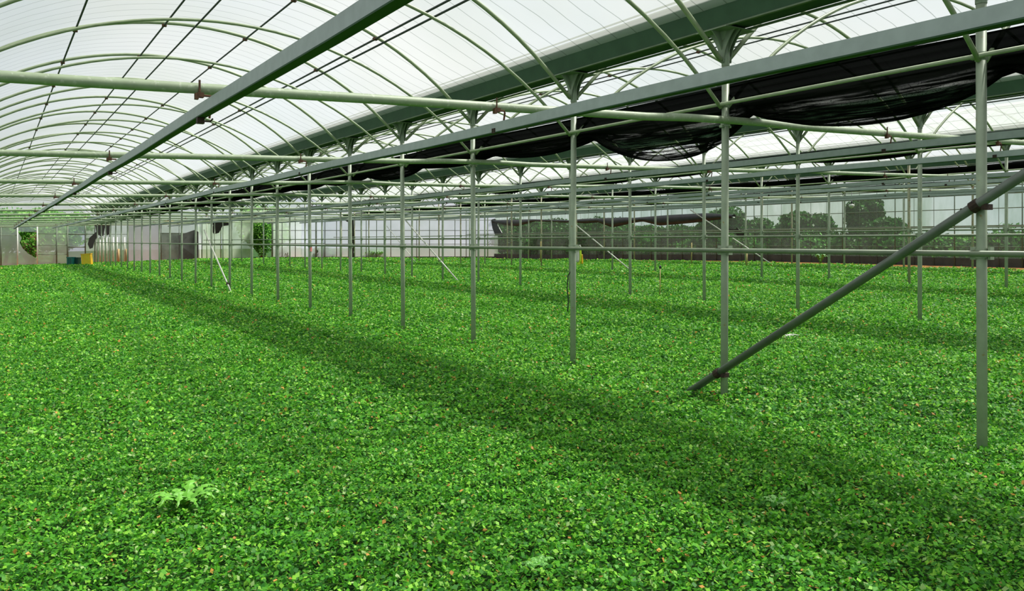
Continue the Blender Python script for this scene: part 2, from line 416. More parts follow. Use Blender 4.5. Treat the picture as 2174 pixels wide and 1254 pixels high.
# ------------------------------------------------------------------ posts
PR = .0355
ZG = -1.728      # ground in the tilted frame
def post_parts():
    H = HG_B-ZG-.02
    d = {}
    d['shaft'] = MB().tube([(0, 0, -.35), (0, 0, 1.2), (0, 0, H-.2)], PR, 16).mesh('shaft', M['post'], True)
    d['shaft_rust'] = MB().tube([(0, 0, -.35), (0, 0, 1.2), (0, 0, H-.2)], PR, 12).mesh('shaft', M['post_rust'], True)
    hb = MB(); zb = H-.30
    def fan(w):  # curved flare
        pts = []
        for i in range(7):
            q = i/6; pts.append((PR*.8+(w-PR*.8)*q**2.1, zb+.30*q))
        return pts
    fl = fan(.19)
    poly = [(0, y, z) for y, z in fl]+[(0, -y, z) for y, z in reversed(fl)]
    hb.plate(poly, (.012, 0, 0))
    hb.plate([(.05, y*.9, z) for y, z in fl]+[(.05, -y*.9, z) for y, z in reversed(fl)], (.008, 0, 0))
    hb.plate([(-.05, y*.9, z) for y, z in fl]+[(-.05, -y*.9, z) for y, z in reversed(fl)], (.008, 0, 0))
    fc = fan(.2)
    hb.plate([(y, 0, z) for y, z in fc]+[(-y, 0, z) for y, z in reversed(fc)], (0, .012, 0))
    hb.tube([(0, 0, zb-.03), (0, 0, zb+.12), (0, 0, zb+.2), (0, 0, zb+.30)], [PR*1.12, PR*1.15, PR*1.5, PR*2.6], 12)
    hb.box((-.2, -.2, H-.008), (.2, .2, H))
    d['head_bracket'] = hb.mesh('head_bracket', M['bracket'])
    rc = MB(); z = 1.488
    rc.tube([(0, 0, z-.035), (0, 0, z+.035)], PR*1.25, 14)
    for s in (-1, 1):
        rc.box((-.02, s*PR*1.2-.012, z-.045), (.03, s*(PR*1.2+.03)+.0, z-.02)); rc.box((-.02, s*PR*1.2-.012, z+.02), (.03, s*(PR*1.2+.03), z+.045))
    d['rail_clamp'] = rc.mesh('rail_clamp', M['post'])
    for nm2, zz in (('bolt_low', -.03), ('bolt_high', .03)):
        d[nm2] = MB().tube([(.0, -.068, z+zz), (.0, -.05, z+zz), (.0, -.049, z+zz), (.0, .049, z+zz), (.0, .05, z+zz), (.0, .068, z+zz)], [.014, .014, .006, .006, .014, .014], 6).mesh('bolt', M['rust_dark'])
    jc = MB(); zc = 1.01-ZG
    jc.tube([(0, 0, zc-.05), (0, 0, zc+.05)], PR*1.3, 14)
    for s in (-1, 1):
        for zz in (-.05, .035): jc.box((s*.05-.012, -.02, zc+zz-.01), (s*.05+.012, .02, zc+zz+.012))
    d['beam_clamp'] = jc.mesh('beam_clamp', M['post'])
    pc = MB(); zp = 1.171-ZG
    pc.tube([(0, 0, zp-.03), (0, 0, zp+.03)], PR*1.2, 12); pc.box((-.05, -.05, zp-.02), (-.02, .05, zp+.02))
    d['pipe_clip'] = pc.mesh('pipe_clip', M['post'])
    return d
PP = post_parts()
def make_post(key, i, L):
    c = ROWS[key][0]
    far = {'A': 12, 'B': 10, 'C': 6, 'D': 5}[key]
    if i < far:
        lab = f'grey green steel pipe post, {ORD[i]} from the right in the {ROWNAME[key]}'
    else:
        lab = f'distant thin steel post in the far end of the {ROWNAME[key]}'
    t = thing('steel_post', lab[:200], 'post', (c, L, EYE+ZG+TILT*c), 'posts of the '+ROWSHORT[key]+' row')
    lean = {('A', 1): (.006, 0), ('A', 2): (.004, 0), ('A', 4): (-.006, 0), ('A', 5): (-.007, 0), ('A', 6): (-.008, 0), ('A', 7): (-.006, 0)}.get((key, i), (rnd.uniform(-.004, .004), rnd.uniform(-.002, .002)))
    t.rotation_euler = (lean[1], lean[0], 0)
    rusty = key in 'CD' and rnd.random() < .3
    link('shaft', PP['shaft_rust' if rusty else 'shaft'], t)
    link('head_bracket', PP['head_bracket'], t)
    rc = link('rail_clamp', PP['rail_clamp'], t)
    link('bolt', PP['bolt_low'], rc); link('bolt', PP['bolt_high'], rc)
    link('pipe_clip', PP['pipe_clip'], t)
    if (round((L-5.85)/2.5)) % 2 == 0: link('beam_clamp', PP['beam_clamp'], t)
    return t
for key, (c, l0, n) in ROWS.items():
    for i in range(n):
        L = l0+2.5*i
        if L < wall_limit(c)-1.0: make_post(key, i, L)

# ------------------------------------------------------------------ long pipes
for key, (c, l0, n) in ROWS.items():
    end = ROWEND[key]-1.2
    o = MB().tube([P(c-.06, L0, 1.171), P(c-.06, end, 1.171)], .017, 8).build('tie_pipe', M['hoop'], None, True)
    tag(o, f'thin green pipe high along the {ROWNAME[key]} of posts, just below the cross pipes', 'pipe', 'long tie pipes')
    o = MB().tube([P(c-.055 if key == 'A' else c, L0, -.24), P(c-.055 if key == 'A' else c, end, -.24)], .021, 8).build('side_rail', M['siderail'], None, True)
    tag(o, f'slim horizontal rail at chest height joining the posts of the {ROWNAME[key]}', 'rail', 'chest-high rails')

# cross pipes
CROSS = [5.85+5*j for j in range(13)]
for j, L in enumerate(CROSS):
    ce = 31.3 if L < 52 else (np.interp(L, [53.2, 60.2, 67.2], [30.9, 20.2, 13.1]))
    pts = []
    c = -2.5
    while c < ce:
        d = min(abs(c-x) for x in (-1.26, 6.04, 13.18, 20.6, 28.0))
        pts.append(P(c, L, 1.0-(.012 if L < 12 else .03)*min(1, d/3)-(.03 if c < 3 else 0)*sm(3, -1, c)+.015*(d < .8))); c += .5
    pts = [p-Vector((0, .06, 0)) for p in pts]
    o = MB().tube(pts, .036, 12).build('cross_pipe', M['beam'], None, True)
    if j < 8: lab = f'pale green horizontal cross pipe, {ORD[j]} nearest of those spanning all bays'
    else: lab = 'far pale green horizontal cross pipe among the tightly stacked ones at the back'
    tag(o, lab, 'pipe', 'pale green cross pipes')

# ------------------------------------------------------------------ galvanised hanging rails and their clamps
def clamp_meshes():
    # cross pipe centre at local z=0, rail centre at z=-.20; rail beside pipe
    up = MB()
    up.tube([(-.02, -.045, .055), (-.02, -.045, -.03)], .007, 6); up.box((-.038, -.065, -.06), (.004, -.025, -.028))
    up.box((-.052, -.07, -.075), (-.03, -.035, -.035))
    hook = MB(); hook.tube([(.0, -.045, -.045), (.05, -.045, -.045), (.055, -.045, -.06), (.045, -.03, -.19)], .008, 6)
    low = MB(); low.box((-.03, -.03, -.225), (.015, .02, -.185)); low.tube([(.0, -.0, -.205), (.05, -.03, -.21), (.065, -.04, -.19)], .006, 6)
    return up.mesh('pipe_grip', M['rust']), hook.mesh('hook_rod', M['rust']), low.mesh('rail_grip', M['rust_dark'])
CG = clamp_meshes()
def hang_rail(c, bay, side, end):
    nm = f'{side} grey galvanised rail hung under the cross pipes of {BAYNAME[bay]}'
    t = thing('hanging_rail', nm, 'rail', group='galvanised hanging rails')
    pts = []; L = L0
    while L < end:
        pts.append(P(c, L, .825+.006*math.sin(L*1.1+c))); L += 1.25
    w, hh, th = .025, .037, .004
    MB().sweep([(-w, hh), (-w, -hh), (w, -hh), (w, hh)], pts).build('channel', M['galv'], t)
    MB().sweep([(-w-.003, -hh-.008), (w+.003, -hh-.008), (w+.003, -hh-.0005), (-w-.003, -hh-.0005)], pts).build('underside_shade', M['gutter'], t)  # shade under the open channel, put in as a dark coloured strip
    return t
for bay in range(4):
    a, b = BAYS[bay]; mid = (a+b)/2
    for s, nm in ((-1, 'left'), (1, 'right')):
        c = mid+s*1.13 if bay else (1.17 if s < 0 else 3.43)
        hang_rail(c, bay, nm, BAYEND[bay]-1.0)
        for j, L in enumerate(CROSS):
            if L > BAYEND[bay]-2: continue
            p = P(c, L-.06, 1.0-.03*(c < 3))
            if j < 3: lab = f'rusty clamp, {nm} rail of {BAYNAME[bay]}, {ORD[j]} nearest cross pipe'
            else: lab = f'small rusty clamp further back, {nm} rail of {BAYNAME[bay]}'
            t = thing('rail_clamp', lab, 'clamp', p, 'rusty rail clamps')
            link('pipe_grip', CG[0], t); link('hook_rod', CG[1], t); link('rail_grip', CG[2], t)

# ------------------------------------------------------------------ hoops
def hoop_mesh(bay, which):
    a, b = BAYS[bay]; sc = (b-a)/7.3
    half = (3.30 if which == 'outer' else 3.61)*sc; r = .0245 if which == 'outer' else .019
    mid = (a+b)/2; pts = []; n = 30
    for i in range(n+1):
        off = -half+2*half*i/n; c, h = arc(bay, off, which); pts.append(Vector((c-mid, 0, h+TILT*(c-mid))))
    if which == 'outer':   # the feet run straight into the post heads
        for e, cc in ((0, a+.045), (len(pts), b-.045)):
            p = Vector((cc-mid, 0, 1.60+TILT*(cc-mid)))
            pts.insert(e, p) if e == 0 else pts.append(p)
    mb = MB().tube(pts, r, 8)
    return mb.mesh('roof_hoop' if which == 'outer' else 'inner_hoop', M['hoop'], True), mid
for bay in range(4):
    mo, mid = hoop_mesh(bay, 'outer'); mi, _ = hoop_mesh(bay, 'inner')
    for i in range(27):
        L = .85+2.5*i
        if L > BAYEND[bay]-.8: continue
        z = EYE+TILT*mid
        # only those that the frame shows
        vis = L*.8506+.526*BAYS[bay][1]
        near = i if bay == 0 else i-{1: 1, 2: 3, 3: 5}[bay]
        if near < 0: continue
        if near < 9:
            lab = f'green upper roof hoop of {BAYNAME[bay]}, {ORD[near]} nearest in view'
            lab2 = f'thinner lower arch below the roof of {BAYNAME[bay]}, {ORD[near]} nearest in view'
        else:
            lab = f'far green arched roof hoop near the back of {BAYNAME[bay]}'
            lab2 = f'far thin lower arch near the back of {BAYNAME[bay]}'
        o = link('roof_hoop', mo, None, (mid, L, z)); tag(o, lab, 'hoop', 'upper roof hoops')
        o = link('lower_hoop', mi, None, (mid, L, z)); tag(o, lab2, 'hoop', 'lower roof hoops')

CLIP = MB().box((-.03, -.03, -.055), (.03, .03, -.02)).tube([(0, 0, -.06), (0, 0, .0)], .012, 6).mesh('purlin_clip', M['rust'])
for o in [o for o in C.objects if o.name.startswith('roof_hoop') and o.location.y < 34 and o.location.x < 15]:
    bay = 0 if o.location.x < 6 else 1; mid = sum(BAYS[bay])/2
    for off in (-1.40, -.22, .96, 2.10):
        c, h = arc(bay, off, 'outer'); link('purlin_clip', CLIP, o, (c-mid, 0, h+TILT*(c-mid)))
# purlins
for bay in range(4):
    a, b = BAYS[bay]; mid = (a+b)/2; end = BAYEND[bay]-.3
    def pl(off, which, r, lab, dz=-.035, double=False, m='purlin'):
        c, h = arc(bay, off, which)
        mb = MB()
        mb.tube([P(c, L0, h+dz), P(c, end, h+dz)], r, 6)
        if double:
            c2, h2 = arc(bay, off+.10, which); mb.tube([P(c2, L0, h2+dz), P(c2, end, h2+dz)], r, 6)
        o = mb.build('purlin', M[m], None, True); tag(o, lab, 'purlin', 'long purlins under the roof')
    pl(-1.40, 'outer', .013, f'dark thin long purlin left of the crown in {BAYNAME[bay]}')
    pl(-.22, 'outer', .013, f'dark thin long purlin at the crown of the hoops in {BAYNAME[bay]}')
    pl(-.22, 'inner', .011, f'dark thin long pipe on the lower arches of {BAYNAME[bay]}', -.025)
    pl(.96, 'outer', .013, f'dark thin long purlin right of the crown in {BAYNAME[bay]}')
    pl(2.10, 'outer', .016, f'double dark long purlin low on the right slope of {BAYNAME[bay]}', -.04, True)

# ------------------------------------------------------------------ shade nets
def net_mat():
    m = bpy.data.materials.new('shade_netting'); m.use_nodes = True; t = m.node_tree; t.nodes.clear(); N = t.nodes.new; Lk = t.links.new
    out = N('ShaderNodeOutputMaterial'); tc = N('ShaderNodeTexCoord'); mp = N('ShaderNodeMapping'); mp.inputs['Scale'].default_value = (22, 1.3, 30)
    Lk(tc.outputs['Object'], mp.inputs[0]); n = N('ShaderNodeTexNoise'); n.inputs['Scale'].default_value = 1; n.inputs['Detail'].default_value = 3; Lk(mp.outputs[0], n.inputs['Vector'])
    n2 = N('ShaderNodeTexNoise'); n2.inputs['Scale'].default_value = 90; n2.inputs['Detail'].default_value = 1; Lk(tc.outputs['Object'], n2.inputs['Vector'])
    at = N('ShaderNodeAttribute'); at.attribute_name = 'sheer'
    r = N('ShaderNodeMapRange'); r.inputs['From Min'].default_value = .42; r.inputs['From Max'].default_value = .54; Lk(n.outputs['Fac'], r.inputs['Value'])
    r2 = N('ShaderNodeMapRange'); r2.inputs['From Min'].default_value = .25; r2.inputs['From Max'].default_value = .42; Lk(n2.outputs['Fac'], r2.inputs['Value'])
    a = N('ShaderNodeMath'); a.operation = 'MULTIPLY'; Lk(r.outputs[0], a.inputs[0]); Lk(at.outputs['Fac'], a.inputs[1])
    b = N('ShaderNodeMath'); b.operation = 'MULTIPLY_ADD'; Lk(r2.outputs[0], b.inputs[0]); Lk(a.outputs[0], b.inputs[1]); b.inputs[2].default_value = .004
    d = N('ShaderNodeBsdfDiffuse'); d.inputs[0].default_value = (.006, .007, .006, 1)
    tp = N('ShaderNodeBsdfTransparent'); mx = N('ShaderNodeMixShader')
    Lk(b.outputs[0], mx.inputs[0]); Lk(d.outputs[0], mx.inputs[1]); Lk(tp.outputs[0], mx.inputs[2]); Lk(mx.outputs[0], out.inputs[0])
    return m
M['net'] = net_mat()
def build_net(key, spans, default):
    c0, l0, n = ROWS[key]; end = ROWEND[key]-2.5
    rs = random.Random(ord(key)); dl = .1
    nL = int((end-L0)/dl)+1; nv = 44
    V = np.zeros((nL, nv, 3)); S = np.zeros((nL, nv))
    ph = [rs.uniform(0, 6) for _ in range(12)]
    lows = {}
    def low(k):
        if k not in lows: lows[k] = spans[k] if k in spans else default+rs.uniform(-.05, .05)
        return lows[k]
    top_h = 1.37 if key == 'A' else 1.36
    for i in range(nL):
        L = L0+i*dl
        q = (L-3.35)/2.5; k = math.floor(q); t = q-k
        lo = low(k) if key == 'A' else default+.04*math.sin(k*2.3+ph[0])
        base = 1.13 if key == 'A' else 1.21
        skew = t**.85
        bot = base-(base-lo)*math.sin(math.pi*skew)**.75
        dep = base-bot+.05
        tw = .03*math.sin(L*1.1+ph[1])
        for j in range(nv):
            v = j/(nv-1)
            if v < .3:
                u = v/.3; cc = c0+.10+.06*u; h = top_h+tw*.4-(top_h-base-.06)*u
            elif v < .7:
                u = (v-.3)/.4; cc = c0+.16+.22*u+.06*math.sin(u*3.1)*dep*2; h = base+.06-(base+.06-bot)*(math.sin(u*math.pi/2)**.8)
            else:
                u = (v-.7)/.3; cc = c0+.38+.16*u; h = bot+(base+.12-bot)*(u**1.2)
            rip = .018*math.sin(v*62+.7*math.sin(L*.9+ph[2])+2*math.sin(L*.31+ph[3]))+.012*math.sin(v*131+L*1.7+ph[4])
            cc += rip*1.2; h += rip*.8*(0 if v == 0 else 1)
            V[i, j] = P(cc, L, h)
            S[i, j] = max(0, min(1, (dep-.12)*4))*(0 if v < .36 else (.95 if v > .68 else max(.12, math.exp(-((v-.47)/.085)**2))))
    me = bpy.data.meshes.new('shade_net'); idx = np.arange(nL*nv).reshape(nL, nv)
    q = np.stack([idx[:-1, :-1], idx[:-1, 1:], idx[1:, 1:], idx[1:, :-1]], -1).reshape(-1, 4)
    me.from_pydata(V.reshape(-1, 3).tolist(), [], q.tolist())
    at = me.attributes.new('sheer', 'FLOAT', 'POINT'); at.data.foreach_set('value', S.astype(np.float32).ravel())
    me.materials.append(M['net']); me.shade_smooth()
    t = thing('shade_net', f'bunched black shade netting hung along the {ROWNAME[key]} of posts', 'netting', group='bunched shade nets')
    link('netting', me, t)
    MB().tube([P(c0+.10, L0, top_h+.01), P(c0+.10, end, top_h+.01)], .008, 6).build('top_cord', M['purlin'], t)
    cords = MB()
    return t
build_net('A', {-1: .80, 0: .84, 1: .73, 2: 1.02, 3: 1.06, 4: 1.0, 5: 1.05}, 1.07)
build_net('B', {}, 1.17); build_net('C', {}, 1.17); build_net('D', {}, 1.17)

# ------------------------------------------------------------------ sloping braces
def brace(p0, p1, r, m, label, clamps=(), off=(0, 0, 0)):
    t = thing('brace_pipe', label, 'brace', p0, 'sloping brace pipes')
    d = Vector(p1)-Vector(p0)
    MB().tube([(0, 0, 0), tuple(d)], r, 14).build('tube', m, t, True)
    for q in clamps:
        c = d*q
        mb = MB(); dn = d.normalized()
        mb.tube([c-dn*.03, c+dn*.03], r*1.25, 12)
        mb.box((c.x-.02, c.y-.09, c.z-.03), (c.x+.06, c.y-.05, c.z+.01)); mb.box((c.x-.02, c.y+.05, c.z-.055), (c.x+.06, c.y+.10, c.z-.015))
        mb.tube([(c.x+.02, c.y-.09, c.z-.01), (c.x+.02, c.y+.10, c.z-.035)], .008, 6)
        mb.build('swivel_clamp', M['rust_dark'], t)
    return t
cA = 6.04
def zA(x, y, L, c):  # height at a pixel row for a known place
    D = .8506*L+.526*c; return EYE+(HORIZ-y)/F*D
pc = cA-.085
zA0 = zA(0, 433, 3.35, pc); zA1 = zA(0, 786, 5.85, pc)
sl = (zA0-zA1)/2.5
p0 = Vector((pc, 5.85+.56, zA1-sl*.56-.03)); p1 = Vector((pc, 1.0, zA0+sl*2.35))
tot = p0.y-p1.y
brace(p0, p1, .036, M['brace'], 'long dark grey brace pipe sloping across the two nearest posts into the crop', ((p0.y-5.85)/tot, (p0.y-3.35)/tot))
for key, dd in (('A', 25.2), ('B', 24.4), ('C', 24.4), ('D', 24.2)):
    c = ROWS[key][0]-.07; g = ground(c, dd)
    top = {'A': 3.9, 'B': 4.6, 'C': 4.2, 'D': 5.0}[key]
    brace((c, dd, g-.02), (c, dd+top, g+top*.5), .024, M['pale_brace'], f'thin pale brace pipe leaning against the middle posts of the {ROWNAME[key]}', (.17,) if key == 'A' else ())
# short one between second and third far rows
g = ground(20.53, 49); brace((20.53, 43.5, ground(20.5, 43.5)), (20.53, 47.8, ground(20.5, 43)+2.2), .02, M['pale_brace'], 'short far brace pipe beside the hanging black netting strip in the third row')

# ------------------------------------------------------------------ side wall (long, right)
XR = 31.4
wr = thing('wall_right', None, None, (0, 0, 0), kind='structure')
def grid_sheet(pfun, nu, nvv, mname, parent, name='film_panel', wr_amp=.02, seed=0):
    mb = MB(); r = random.Random(seed)
    for j in range(nvv+1):
        for i in range(nu+1):
            p = pfun(i/nu, j/nvv); mb.v.append(p)
    for j in range(nvv):
        for i in range(nu):
            a = j*(nu+1)+i; mb.f.append((a, a+1, a+nu+2, a+nu+1))
    return mb.build(name, M[mname], parent, True)
def wallR(u, v):
    L = L0+(53.2-L0)*u; g = ground(XR, L)
    h = -1.728+.12+(1.60+1.728-.12)*v
    zt = EYE+h+TILT*XR
    z = zt*v+(g+.12)*(1-v) if v < .3 else zt
    z = (g+.12)+(EYE+1.60+TILT*XR-g-.12)*v
    return Vector((XR+.03*math.sin(L*2.1+v*3)+.015*math.sin(L*7+v*9), L, z))
grid_sheet(wallR, 260, 10, 'wallfilm', wr)
mb = MB()
for i in range(60):
    La = L0+(53.2-L0)*i/60; Lb = L0+(53.2-L0)*(i+1)/60
    za, zb = ground(XR, La), ground(XR, Lb)
    b = len(mb.v); mb.v += [Vector((XR-.05, La, za-.05)), Vector((XR-.05, Lb, zb-.05)), Vector((XR-.05, Lb, zb+.30)), Vector((XR-.05, La, za+.30))]
    mb.v += [v+Vector((.04, 0, 0)) for v in mb.v[-4:]]
    mb.f += [(b, b+1, b+2, b+3), (b+7, b+6, b+5, b+4), (b+3, b+2, b+6, b+7)]
M['skirt'] = mat('dark_base_sheet', (.035, .04, .035), .6, 0, .4, 3)
mb.build('base_skirt', M['skirt'], wr)
for h, r in ((-.22, .022), (.42, .016), (.95, .016), (1.25, .02), (1.60, .024), (-1.0, .012)):
    MB().tube([P(XR-.06, L0, h), P(XR-.06, 53.0, h)], r, 6).build('frame_rail', M['frame'], wr, True)
up = MB().tube([(0, 0, -.1), (0, 0, 3.33)], .02, 6).mesh('upright', M['frame'], True)
up2 = MB().tube([(0, 0, -.1), (0, 0, 3.33)], .009, 6).mesh('upright', M['frame'], True)
L = 1.0; i = 0
while L < 53:
    o = link('upright', up if i % 3 == 0 else up2, wr, (XR-.07, L, EYE-1.728+TILT*XR-.0)); L += .83; i += 1
# left and front walls, closing the house out of frame
wl = thing('wall_left', None, None, kind='structure')
mb = MB(); mb.v = [Vector((-8.6, L0, -.1)), Vector((-8.6, 67, -.1)), Vector((-8.6, 67, 3.6)), Vector((-8.6, L0, 3.6))]; mb.f = [(0, 1, 2, 3)]
mb.build('film_panel', M['wallfilm'], wl)

# ------------------------------------------------------------------ back wall, panel by panel
wb = thing('wall_back', None, None, kind='structure')
def seg_of(x):
    # choose wall face by pixel column
    if x < 418: return WB[0], WB[1]
    if x < 690: return WB[1], WB[2]
    return WB[2], WB[3]
def wpt(x, y, push=0.0):
    (x0, y0), (x1, y1) = seg_of(x)
    d = Vector((x1-x0, y1-y0, 0)).normalized(); n = Vector((d.y, -d.x, 0))
    if n.y > 0: n = -n
    p = on_plane(x, y, (x0, y0, 0), n); return p+n*push
def wfilm(key, col, clear, stain, amt, sc=1.2, st=(1, 1, 1), ribs=0): M[key] = film(key, col, clear, stain, amt, sscale=sc, sstretch=st, ribs=ribs, rib_axis=2, rib_gap=.4)
wfilm('f_grey', (.80, .84, .80), .38, (.40, .58, .30), .8, .6)
wfilm('f_white', (.90, .95, .90), .38, (.55, .68, .5), .6, .9)
wfilm('f_green', (.66, .78, .60), .42, (.38, .52, .30), .7, 1.0)
wfilm('f_lilac', (.74, .71, .76), .12, (.50, .53, .48), .5, .5)
wfilm('f_blue', (.75, .80, .90), .45, (.6, .66, .7), .4, .5)
wfilm('f_dark', (.30, .34, .29), .12, (.12, .14, .12), .8, 1.5)
wfilm('f_glass', (.84, .87, .93), .42, (.55, .62, .58), .5, .6)
pan_seed = [0]
def panel(x0, x1, yt, yb, key, name='film_panel', push=0, wrk=.03, parent=None, topfun=None):
    pan_seed[0] += 1; s = pan_seed[0]
    def pf(u, v):
        x = x0+(x1-x0)*u; y = yb+(yt-yb)*v
        p = wpt(min(max(x, x0+.01), x1-.01), y, push+wrk*math.sin(u*9+s)*math.cos(v*5+s)); return p
    return grid_sheet(pf, 10, 8, key, parent or wb, name)
YB = lambda x: np.interp(x, [-40, 200, 420, 640, 1057], [562, 557, 553, 550, 549])
# main run of sheets
panel(-60, 38, 478, 563, 'f_grey'); panel(78, 142, 478, 561, 'f_white')
panel(38, 78, 478, 492, 'f_blue')
# torn sheet with a ragged hole
tm = MB(); hole = [(38, 492), (46, 505), (42, 515), (48, 527), (60, 538), (72, 545), (76, 547), (78, 547), (78, 561), (38, 562)]
tm.v = [wpt(x, y) for x, y in hole]; ctr = len(tm.v); tm.f = [tuple(range(len(hole)))]
tm.build('torn_film', M['f_white'], wb)
panel(182, 232, 505, 557, 'f_green'); panel(200, 272, 466, 520, 'f_white'); panel(232, 272, 515, 556, 'f_green')
panel(182, 200, 468, 510, 'f_grey')
panel(272, 342, 446, 556, 'f_lilac', wrk=.05)
panel(342, 418, 452, 494, 'f_white'); panel(338, 380, 494, 554, 'f_dark', push=.05); panel(380, 418, 494, 554, 'f_dark')
panel(418, 428, 452, 553, 'f_grey')
panel(428, 470, 462, 552, 'f_green'); panel(470, 536, 462, 552, 'f_green', wrk=.08)
panel(536, 580, 446, 466, 'f_grey')
panel(580, 640, 462, 551, 'f_white'); panel(640, 690, 460, 551, 'f_glass'); panel(690, 860, 460, 550, 'f_glass'); panel(860, 1057, 460, 549, 'f_glass')
# skirt of low dark boards under the slanted part
for x0, x1 in ((418, 470), (578, 690), (690, 870), (870, 1057)):
    panel(x0, x1, YB((x0+x1)/2)-5, YB((x0+x1)/2)+3, 'skirt', 'base_board', .06, 0)
# frames
def fr(x0, y0, x1, y1, r=.03, m='frame', push=.07, name='frame_bar'):
    MB().tube([wpt(x0, y0, push), wpt(x1, y1, push)], r, 6).build(name, M[m], wb, True)
for x0, x1, y in ((-60, 38, 499), (78, 142, 496), (-60, 142, 478), (78, 142, 520), (78, 142, 540), (182, 272, 497), (200, 272, 467), (342, 418, 495), (342, 418, 470), (430, 536, 520), (536, 580, 520), (580, 690, 469), (690, 1057, 467), (580, 690, 489), (690, 1057, 489), (580, 690, 508), (690, 1057, 508), (580, 690, 516.5), (690, 1057, 518), (430, 536, 463)):
    fr(x0+.5, y, x1-.5, y, .022)
for x in (2, 37, 79, 120, 143): fr(x, 478, x, YB(x)+3, .045, 'bagwhite' if x in (37, 79) else 'frame')
for x in (201, 232, 272, 342, 380, 430, 470, 536, 579, 600, 628, 672, 690.5, 715, 740, 778, 800, 830, 858, 885, 912, 940, 966, 990, 1010, 1035): fr(x, 462, x, YB(x)+2, .03 if x not in (672, 536, 579) else .06)
for x in (205, 212, 219, 226, 233, 240, 248, 256, 264): fr(x, 503, x, 557, .05, 'pale_brace', .12, 'batten')
for x in (251, 268): fr(x, 528, x, 557, .07, 'wood', .14, 'wooden_post')
for x0, y0, x1, y1 in ((347, 470, 368, 470), (350, 448, 368, 448), (375, 472, 384, 475)): fr(x0, y0, x1, y1, .07, 'wood', .12, 'wooden_batten')
# gables over the bays: mostly clear sheet
for k, (a, b) in enumerate(BAYS):
    if k > 1: break
    mb = MB(); n = 16; base = .98; mb.v = []
    for i in range(n+1):
        off = -(b-a)/2+.1+((b-a)-.2)*i/n; c, h = arc(k, off, 'outer'); mb.v += [P(c, 67.0, base), P(c, 67.0, max(h, base+.1))]
    for i in range(n): mb.f.append((2*i, 2*i+2, 2*i+3, 2*i+1))
    mb.build('gable_film', M['gable'], wb)
for (xa, ya), (xb, yb_), k in ((WB[1], WB[2], 2), (WB[2], WB[3], 3)):
    mb = MB(); n = 16
    for i in range(n+1):
        x = xa+(xb-xa)*i/n; y = ya+(yb_-ya)*i/n
        a, b = BAYS[k]; off = min(max(x, a+.2), b-.2)-(a+b)/2
        _, h = arc(k, off, 'outer')
        mb.v += [P(x, y, .95), P(x, y, max(h, 1.9)-.1)]
    for i in range(n): mb.f.append((2*i, 2*i+2, 2*i+3, 2*i+1))
    mb.build('gable_film', M['gable'], wb)
# door, hung in the near bay's end
dr = thing('door_1', None, None, kind='structure')
panel(144, 180, 476, 553, 'f_blue', 'door_sheet', -.05, .01, dr)
for x0, y0, x1, y1 in ((144, 472, 144, 557), (181, 466, 181, 557), (144, 474, 181, 474), (144, 497, 181, 497), (144, 524, 181, 524)):
    MB().tube([wpt(x0, y0, .03), wpt(x1, y1, .03)], .045, 6).build('door_frame', M['frame'], dr, True)

# torn black netting on the back wall
def rag(name, pts, label, push=.2, m='rag', cat='netting', D=None, thick=.04):
    mb = MB()
    P3 = [wpt(x, y, push) if D is None else at_depth(x, y, D) for x, y in pts]
    off = Vector((-FWD.x, -FWD.y, 0))*thick
    mb.plate(P3, off); o = mb.build(name, M[m]); return tag(o, label, cat)
rag('torn_netting', [(187, 470), (208, 466), (245, 466), (244, 474), (232, 480), (231, 497), (226, 500), (222, 482), (219, 500), (213, 502), (209, 498), (203, 506), (200, 512), (196, 526), (190, 528), (186, 518), (189, 505), (198, 497), (204, 492), (202, 480), (196, 474)], 'black torn netting draped on the end wall above the yellow crate')
rag('black_tarp', [(436, 468), (462, 470), (497, 469), (490, 478), (475, 480), (468, 494), (458, 497), (452, 490), (456, 478), (446, 473)], 'crumpled black sheet hanging high on the back wall above the mossy panel')
rag('hanging_netting', [(728, 464), (752, 465), (753, 500), (755, 520), (752, 535), (755, 546), (747, 546), (740, 551), (744, 540), (749, 527), (748, 500), (748, 472), (740, 471), (737, 470)], 'narrow black netting strip hanging to the ground between the bright panels')
rag('dark_sheet', [(376, 500), (418, 488), (426, 492), (426, 548), (376, 551), (380, 520)], 'charcoal ground sheet leaning on the back wall right of the grey panel', .3, 'skirt', 'sheet')

# rolled black film on the side wall
def wx(x, y, push=.15): return on_plane(x, y, (XR-push, 0, 0), (1, 0, 0))
rl = thing('rolled_black_film', 'long black film roll sagging along the top of the right side wall', 'film roll')
def blob_strip(top, bot, xs, name, m, parent, push=.18, depth=.16):
    mb = MB(); n = 10
    for x in xs:
        yt = np.interp(x, *zip(*top)); yb = np.interp(x, *zip(*bot))
        a = wx(x, yt, push); b = wx(x, yb, push); c = (a+b)/2; hh = (a.z-b.z)/2
        for k in range(n):
            an = 2*math.pi*k/n; mb.v.append(c+Vector((math.sin(an)*depth*(1+.2*math.sin(x*.3+k)), 0, math.cos(an)*hh)))
    for i in range(len(xs)-1):
        for k in range(n):
            k2 = (k+1) % n; mb.f.append((i*n+k, i*n+k2, (i+1)*n+k2, (i+1)*n+k))
    mb.f.append(tuple(range(n))); mb.f.append(tuple((len(xs)-1)*n+k for k in reversed(range(n))))
    return mb.build(name, M[m], parent, True)
blob_strip([(1045, 467), (1130, 465), (1210, 467), (1240, 464), (1330, 461), (1345, 462), (1420, 456), (1500, 452), (1560, 455)],
           [(1045, 472), (1075, 478), (1100, 480), (1135, 470), (1210, 472), (1240, 474), (1270, 472), (1300, 483), (1345, 473), (1365, 470), (1400, 479), (1440, 476), (1480, 472), (1560, 462)], list(np.arange(1048, 1560, 6)), 'roll', 'tarp', rl)
